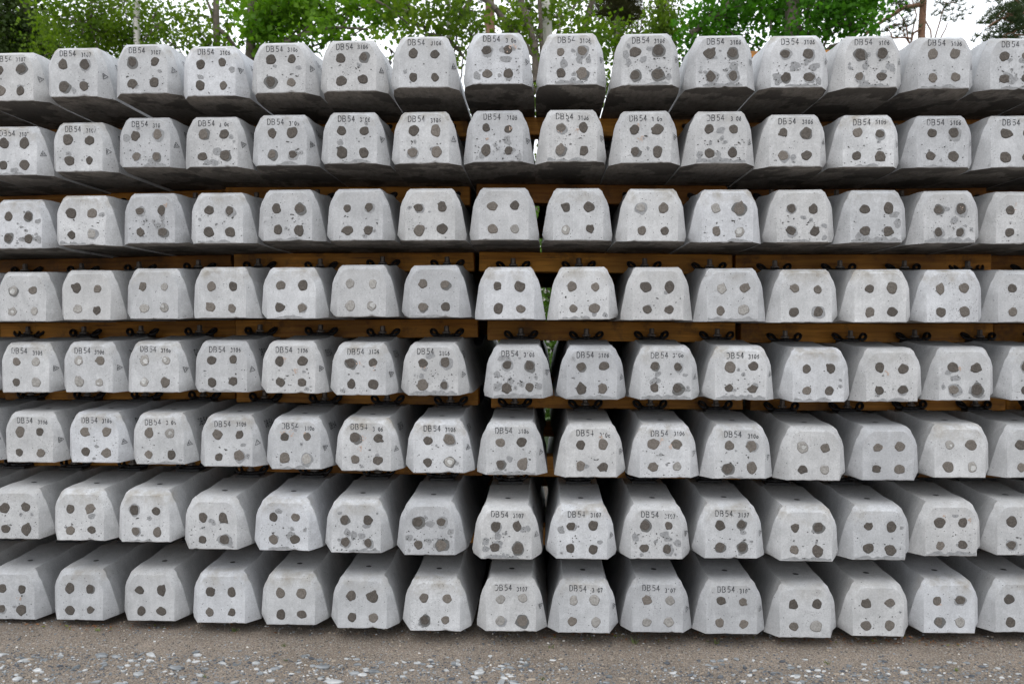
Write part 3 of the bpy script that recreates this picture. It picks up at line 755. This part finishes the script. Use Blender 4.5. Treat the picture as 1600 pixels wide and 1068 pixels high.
def at(px, Y, py=None):
    """where a thing seen at that pixel column stands at distance Y"""
    X = (px - 850) / 1244.0 * Y
    if py is None: return X
    return X, 1.33 + (512 - py) / 1244.0 * Y
def branch(mb, rng, p0, p1, r0, r1, n=7, wob=0.08):
    p0, p1 = Vector(p0), Vector(p1); L = (p1 - p0).length; pts = []; o = rng.uniform(0, 50)
    for i in range(n + 1):
        t = i / n; q = p0.lerp(p1, t); k = math.sin(math.pi * t) * L * wob
        q += Vector((noise.noise(Vector((t * 2.5 + o, 0, 0))), noise.noise(Vector((0, t * 2.5 + o, 0))), noise.noise(Vector((0, 0, t * 2.5 + o))))) * k * 2
        pts.append(q)
    mb.tube(pts, [r0 + (r1 - r0) * i / n for i in range(n + 1)], 7)
    return pts
def leaf(mb, rng, p, s, droop=0.0, thin=1.0):
    a = rng.uniform(0, 6.28); el = rng.gauss(-0.35 - droop, 0.55)
    u = Vector((math.cos(a) * math.cos(el), math.sin(a) * math.cos(el), math.sin(el))); q = Vector((rng.gauss(0, 1), rng.gauss(0, 1), rng.gauss(0, 1)))
    w_ = u.cross(q); 
    if w_.length < 1e-3: return
    w_.normalize(); u = u * s; w_ = w_ * s * 0.42 * thin
    mb.poly([p - u * 0.5, p - u * 0.05 + w_, p + u * 0.55, p - u * 0.05 - w_])
def clump(mb, rng, c, r, n, s, flat=0.75, droop=0.0, thin=1.0):
    for _ in range(n):
        d = Vector((rng.gauss(0, 1), rng.gauss(0, 1), rng.gauss(0, 1) * flat)); d = d / (d.length + 1e-6) * r * rng.random() ** 0.45
        leaf(mb, rng, c + d, s * rng.uniform(0.6, 1.25), droop, thin)
def needles(mb, rng, c, r, n, s):
    """tufts of needles along short twigs"""
    for _ in range(n):
        d = Vector((rng.gauss(0, 1), rng.gauss(0, 1), rng.gauss(0, .55))); d = d / (d.length + 1e-6) * r * rng.random() ** 0.5; q = c + d
        for k in range(11):
            a = rng.uniform(0, 6.28); el = rng.uniform(-0.3, 1.3); u = Vector((math.cos(a) * math.cos(el), math.sin(a) * math.cos(el), math.sin(el))) * s * rng.uniform(.7, 1.2)
            w_ = u.cross(Vector((.3, .5, .8))).normalized() * s * 0.055
            mb.poly([q - w_, q + w_, q + u])
TG = 'trees behind the sleeper stack'
def tree(name, label, cat, Y, tx, top, trunk_r, bark, leafk, blobs, limbs=(), leaf_s=0.08, seed=1, lean=0.0, kind='leaf', dens=1.0, droop=0.0, forks=()):
    """blobs: (px, py, dY, radius_px_x, radius_px_y, clumps) where foliage hangs; limbs: list of pixel polylines with radius"""
    rng = random.Random(seed); X = at(tx, Y); root = empty(name, (X, Y, 0)); tag(root, label, cat, TG)
    org = Vector((X, Y, 0)); mb = MB()
    tp = Vector((lean, 0, top)); pts = branch(mb, rng, (0, 0, -0.1), tp, trunk_r * 1.35, trunk_r * 0.35, 14, 0.012)
    def trunk_at(z):
        return min(pts, key=lambda p: abs(p.z - z)).copy()
    lmb = MB(); 
    for pl, r0, r1 in limbs:
        P = []
        for (px, py, dy) in pl:
            x_, z_ = at(px, Y + dy, py); P.append(Vector((x_, Y + dy, z_)) - org)
        n = len(P)
        for i in range(n - 1): branch(lmb, rng, P[i], P[i + 1], r0 + (r1 - r0) * i / (n - 1), r0 + (r1 - r0) * (i + 1) / (n - 1), 5, 0.05)
    cmb = MB()
    for (px, py, dy, rx, ry, nc) in blobs:
        YY = Y + dy; x_, z_ = at(px, YY, py); RX, RZ = rx / 1244 * YY, ry / 1244 * YY
        c0 = Vector((x_, YY, z_)) - org
        h = trunk_at(max(1.5, c0.z - 1.0 - RX * 0.4)); branch(lmb, rng, h, c0, min(0.032, max(0.016, trunk_r * 0.22)), 0.009, 8, 0.10)
        for k in range(nc):
            d = Vector((rng.gauss(0, 1), rng.gauss(0, 1), rng.gauss(0, 1))); d = d / d.length * rng.random() ** 0.4
            c = c0 + Vector((d.x * RX, d.y * max(RX, 0.8) * 0.8, d.z * RZ))
            if rng.random() < 0.35: branch(lmb, rng, c0.lerp(c, 0.15), c, 0.014, 0.005, 4, 0.12)
            if kind == 'leaf': clump(cmb, rng, c, rng.uniform(0.22, 0.42), int(34 * dens), leaf_s, 0.75, droop)
            elif kind == 'weep':
                n = int(26 * dens); L = rng.uniform(.4, 1.1); q = c.copy()
                for s in range(n): leaf(cmb, rng, q + Vector((rng.gauss(0, .06), rng.gauss(0, .06), -L * s / n)), leaf_s * rng.uniform(.6, 1.2), 0.5)
            else: needles(cmb, rng, c, rng.uniform(0.18, 0.32), int(9 * dens), leaf_s)
    tr = link('trunk', mb.mesh('trunk'), root, [BM[bark]], True)
    if lmb.v: link('limbs', lmb.mesh('limbs'), tr, [BM[bark] if bark != 'birch' else BM['brown']], True)
    if cmb.v: link('crown', cmb.mesh('crown'), root, [LM[leafk]])
    return root
tree('birch_tree', 'dense dark leafy tree filling the far left edge above the stack', 'tree', 15, 25, 9.5, .16, 'brown', 'dark',
     [(15, 30, 0, 55, 65, 90), (-40, 60, 1, 60, 60, 60), (40, 75, 1, 45, 30, 40)], seed=3, leaf_s=.085, dens=1.3)
tree('birch_tree', 'leafy birch with a grey trunk over the second and third sleepers of the top row', 'tree', 13.5, 207, 10, .075, 'birch', 'birch',
     [(120, 25, 0, 75, 45, 70), (180, 55, .6, 70, 38, 60), (232, 35, 0, 42, 45, 17), (80, 70, 1, 50, 25, 26), (120, 60, 1.5, 90, 30, 36), (262, 62, -.5, 26, 22, 5), (190, 0, .5, 110, 30, 30)], seed=4, leaf_s=.068, kind='leaf', dens=.95, droop=.3)
tree('oak_tree', 'slim brown trunk with a side fork above the fourth sleeper of the top row', 'tree', 14, 333, 10, .085, 'brown', 'birch',
     [(300, 20, 0, 35, 22, 7), (355, 35, .4, 26, 16, 6), (325, 72, 0, 36, 16, 10), (285, 55, 0, 28, 18, 6), (340, -10, .3, 60, 15, 9)],
     [([(333, 40, 0), (350, 52, 0), (368, 76, .1)], .05, .03), ([(330, 25, 0), (318, -5, 0)], .03, .02)], seed=5, leaf_s=.09, dens=.65)
tree('oak_tree', 'thick dark trunk forking beside a low spreading limb, above the fifth sleeper', 'tree', 13, 384, 10, .105, 'brown', 'oak',
     [(440, 20, .3, 45, 28, 38), (415, 45, .2, 28, 22, 18), (405, 65, 0, 20, 28, 9), (500, 18, .3, 45, 22, 26), (560, 10, .3, 40, 16, 15), (520, 58, 0, 26, 12, 10), (590, 35, .2, 26, 14, 7), (470, 75, 0, 26, 12, 6), (620, 8, .4, 30, 18, 9), (385, 5, .5, 40, 18, 10)],
     [([(388, 60, 0), (402, 30, 0), (428, 12, .2), (450, -10, .2)], .07, .035), ([(395, 100, -.1), (440, 68, -.1), (470, 52, -.1), (525, 42, 0), (575, 46, .1)], .05, .016)], seed=6, leaf_s=.105, dens=.8)
tree('birch_tree', 'sparse birch boughs hanging above the seventh sleeper against white sky', 'tree', 12.5, 700, 9.5, .05, 'birch', 'birch',
     [(640, 20, 0, 34, 24, 20), (665, 50, 0, 26, 16, 8), (720, 20, 0, 38, 26, 22), (712, 75, 0, 22, 20, 8), (690, 45, 0, 30, 14, 7), (608, 75, -.3, 10, 18, 3), (740, 60, 0, 22, 22, 8), (745, 190, .5, 40, 40, 12)],
     [([(560, -10, 0), (600, 8, 0), (640, 40, 0)], .03, .012), ([(668, 55, 0), (700, 62, 0), (728, 95, 0)], .03, .02), ([(720, 25, 0), (745, -12, 0)], .035, .02)], seed=7, leaf_s=.088, dens=.6, droop=.3)
tree('pine_tree', 'orange-barked pine trunk behind birch twigs above the eighth sleeper', 'tree', 17, 766, 12, .15, 'pine', 'pine',
     [(760, -20, 0, 60, 25, 16), (810, 5, .5, 30, 18, 7), (735, 30, .5, 18, 14, 4)], seed=8, kind='pine', leaf_s=.14)
tree('birch_tree', 'dark crooked bare-limbed birch slanting between the eighth and ninth sleepers', 'tree', 12, 838, 9.5, .045, 'brown', 'birch',
     [(790, 35, 0, 26, 22, 14), (815, 70, 0, 20, 20, 7), (900, 70, .4, 35, 20, 12), (825, 15, .4, 26, 18, 7), (838, 150, .5, 50, 40, 26), (860, 215, .5, 60, 40, 26)],
     [([(745, -10, 0), (775, 18, 0), (805, 55, 0), (836, 92, 0)], .045, .035), ([(812, -8, 0), (822, 30, 0), (836, 80, 0), (838, 130, 0)], .045, .06), ([(822, 40, 0), (800, 62, 0), (780, 80, 0)], .018, .01)], seed=9, leaf_s=.088, dens=.6)
tree('birch_tree', 'broad pale birch trunk behind the ninth sleeper of the top row', 'tree', 12.5, 853, 11, .10, 'birch', 'birch',
     [(880, 30, 0, 34, 22, 16), (825, 45, .5, 26, 26, 12), (915, 75, .5, 45, 20, 18), (835, -10, .4, 60, 18, 14), (940, 150, .5, 50, 50, 26)], seed=10, leaf_s=.09, dens=.55)
tree('birch_tree', 'thin white birch stem right of the broad pale trunk, with a leaning twin', 'tree', 14, 869, 10.5, .055, 'birch', 'birch',
     [(900, 10, 0, 28, 18, 10), (948, 65, .3, 40, 25, 30)],
     [([(905, 70, 0), (918, 28, 0), (930, -12, 0)], .055, .045)], seed=11, leaf_s=.085, dens=.65)
tree('spruce_tree', 'dark brown-green conifer top right of the birch stems', 'tree', 18, 965, 11, .12, 'brown', 'brownpine',
     [(965, 8, 0, 42, 30, 46), (975, 30, .4, 26, 16, 14)], seed=12, kind='pine', leaf_s=.16, dens=1.7)
tree('birch_tree', 'light green weeping birch between the conifer and the vivid maple', 'tree', 14, 1035, 10, .06, 'birch', 'birch',
     [(1030, 20, 0, 34, 40, 60), (995, 60, 0, 30, 30, 24), (1045, 70, 0, 30, 26, 22), (1010, 85, .4, 50, 18, 16)], seed=13, kind='weep', leaf_s=.075)
tree('maple_tree', 'dense vivid green maple over the right half of the top row', 'tree', 13, 1230, 10.5, .15, 'brown', 'maple',
     [(1110, 30, 0, 55, 42, 34), (1180, 15, .3, 70, 42, 42), (1260, 20, 0, 70, 42, 46), (1325, 12, 0, 42, 30, 20), (1240, 62, 0, 55, 22, 20), (1310, 50, 0, 45, 22, 14), (1090, 78, .3, 35, 24, 13), (1160, 70, .8, 40, 14, 6), (1345, 40, -.2, 22, 20, 6), (1250, -10, 1, 140, 20, 24), (1180, 190, 1, 160, 50, 30)],
     [([(1075, 60, 0), (1120, 30, 0), (1165, -10, 0)], .05, .03), ([(1260, 90, 0), (1235, 45, 0), (1225, -10, 0)], .06, .03)], seed=14, leaf_s=.088, dens=1.0)
tree('pine_tree', 'orange pine trunk with one long bare bough against the white sky', 'tree', 15, 1431, 12, .085, 'pine', 'pine',
     [(1385, 18, 0, 34, 14, 9), (1395, 48, 0, 30, 9, 6), (1460, 20, 0, 24, 16, 6), (1462, 50, 0, 14, 12, 3), (1430, -12, 0, 70, 12, 14), (1405, 2, 0, 40, 12, 8), (1372, 56, .3, 16, 8, 3)],
     [([(1428, 20, 0), (1395, 26, 0), (1355, 52, 0), (1335, 70, 0)], .045, .025), ([(1425, 56, 0), (1412, 64, 0), (1408, 80, 0)], .022, .012), ([(1408, 72, 0), (1370, 68, 0)], .018, .01), ([(1430, 8, 0), (1470, 2, 0)], .02, .01)], seed=15, kind='pine', leaf_s=.12, dens=.75)
tree('pine_tree', 'dark pine boughs entering at the right edge above the last sleepers', 'tree', 12, 1680, 10, .12, 'pine', 'pine',
     [(1565, 45, 0, 30, 20, 14), (1590, 20, 0, 28, 26, 16), (1535, 40, 0, 16, 8, 4), (1560, 68, 0, 34, 9, 8), (1600, 55, .3, 30, 26, 16), (1548, 2, 0, 26, 6, 3)],
     [([(1640, 10, 0), (1590, 30, 0), (1540, 45, 0), (1522, 56, 0)], .03, .01), ([(1640, 60, 0), (1580, 55, 0), (1545, 70, 0)], .025, .01)], seed=16, kind='pine', leaf_s=.105, dens=1.3)
# shrubs seen through the slits of the stack
rng = random.Random(30)
for i, (px, Y, h, lab) in enumerate([(640, 9.5, 2.6, 'round green shrub behind the stack, left of the slit'), (790, 9.0, 3.0, 'leafy green shrub showing through the central slit of the stack'),
                                     (900, 9.6, 2.8, 'green shrub right behind the slit beside the ninth sleepers'), (1060, 10, 2.8, 'wide green shrub behind the right half of the stack'),
                                     (1300, 10, 2.6, 'low green shrub behind the right end of the stack'), (350, 10.5, 2.8, 'low green shrub behind the left end of the stack')]):
    X = at(px, Y); root = empty('shrub', (X, Y, 0)); tag(root, lab, 'shrub', 'shrubs behind the stack')
    mb = MB(); cmb = MB()
    for k in range(7):
        a = rng.uniform(0, 6.28); branch(mb, rng, (0, 0, 0), (math.cos(a) * .7, math.sin(a) * .5, h * rng.uniform(.5, .85)), .03, .008, 6, .1)
    for k in range(150):
        d = Vector((rng.gauss(0, 1), rng.gauss(0, 1), rng.gauss(0, 1))); d = d / d.length * rng.random() ** .35
        clump(cmb, rng, Vector((d.x * 1.1, d.y * .8, h * .5 + d.z * h * .5)), .25, 30, .075)
    link('stems', mb.mesh('stems'), root, [BM['brown']], True); link('foliage', cmb.mesh('foliage'), root, [LM['bush']])
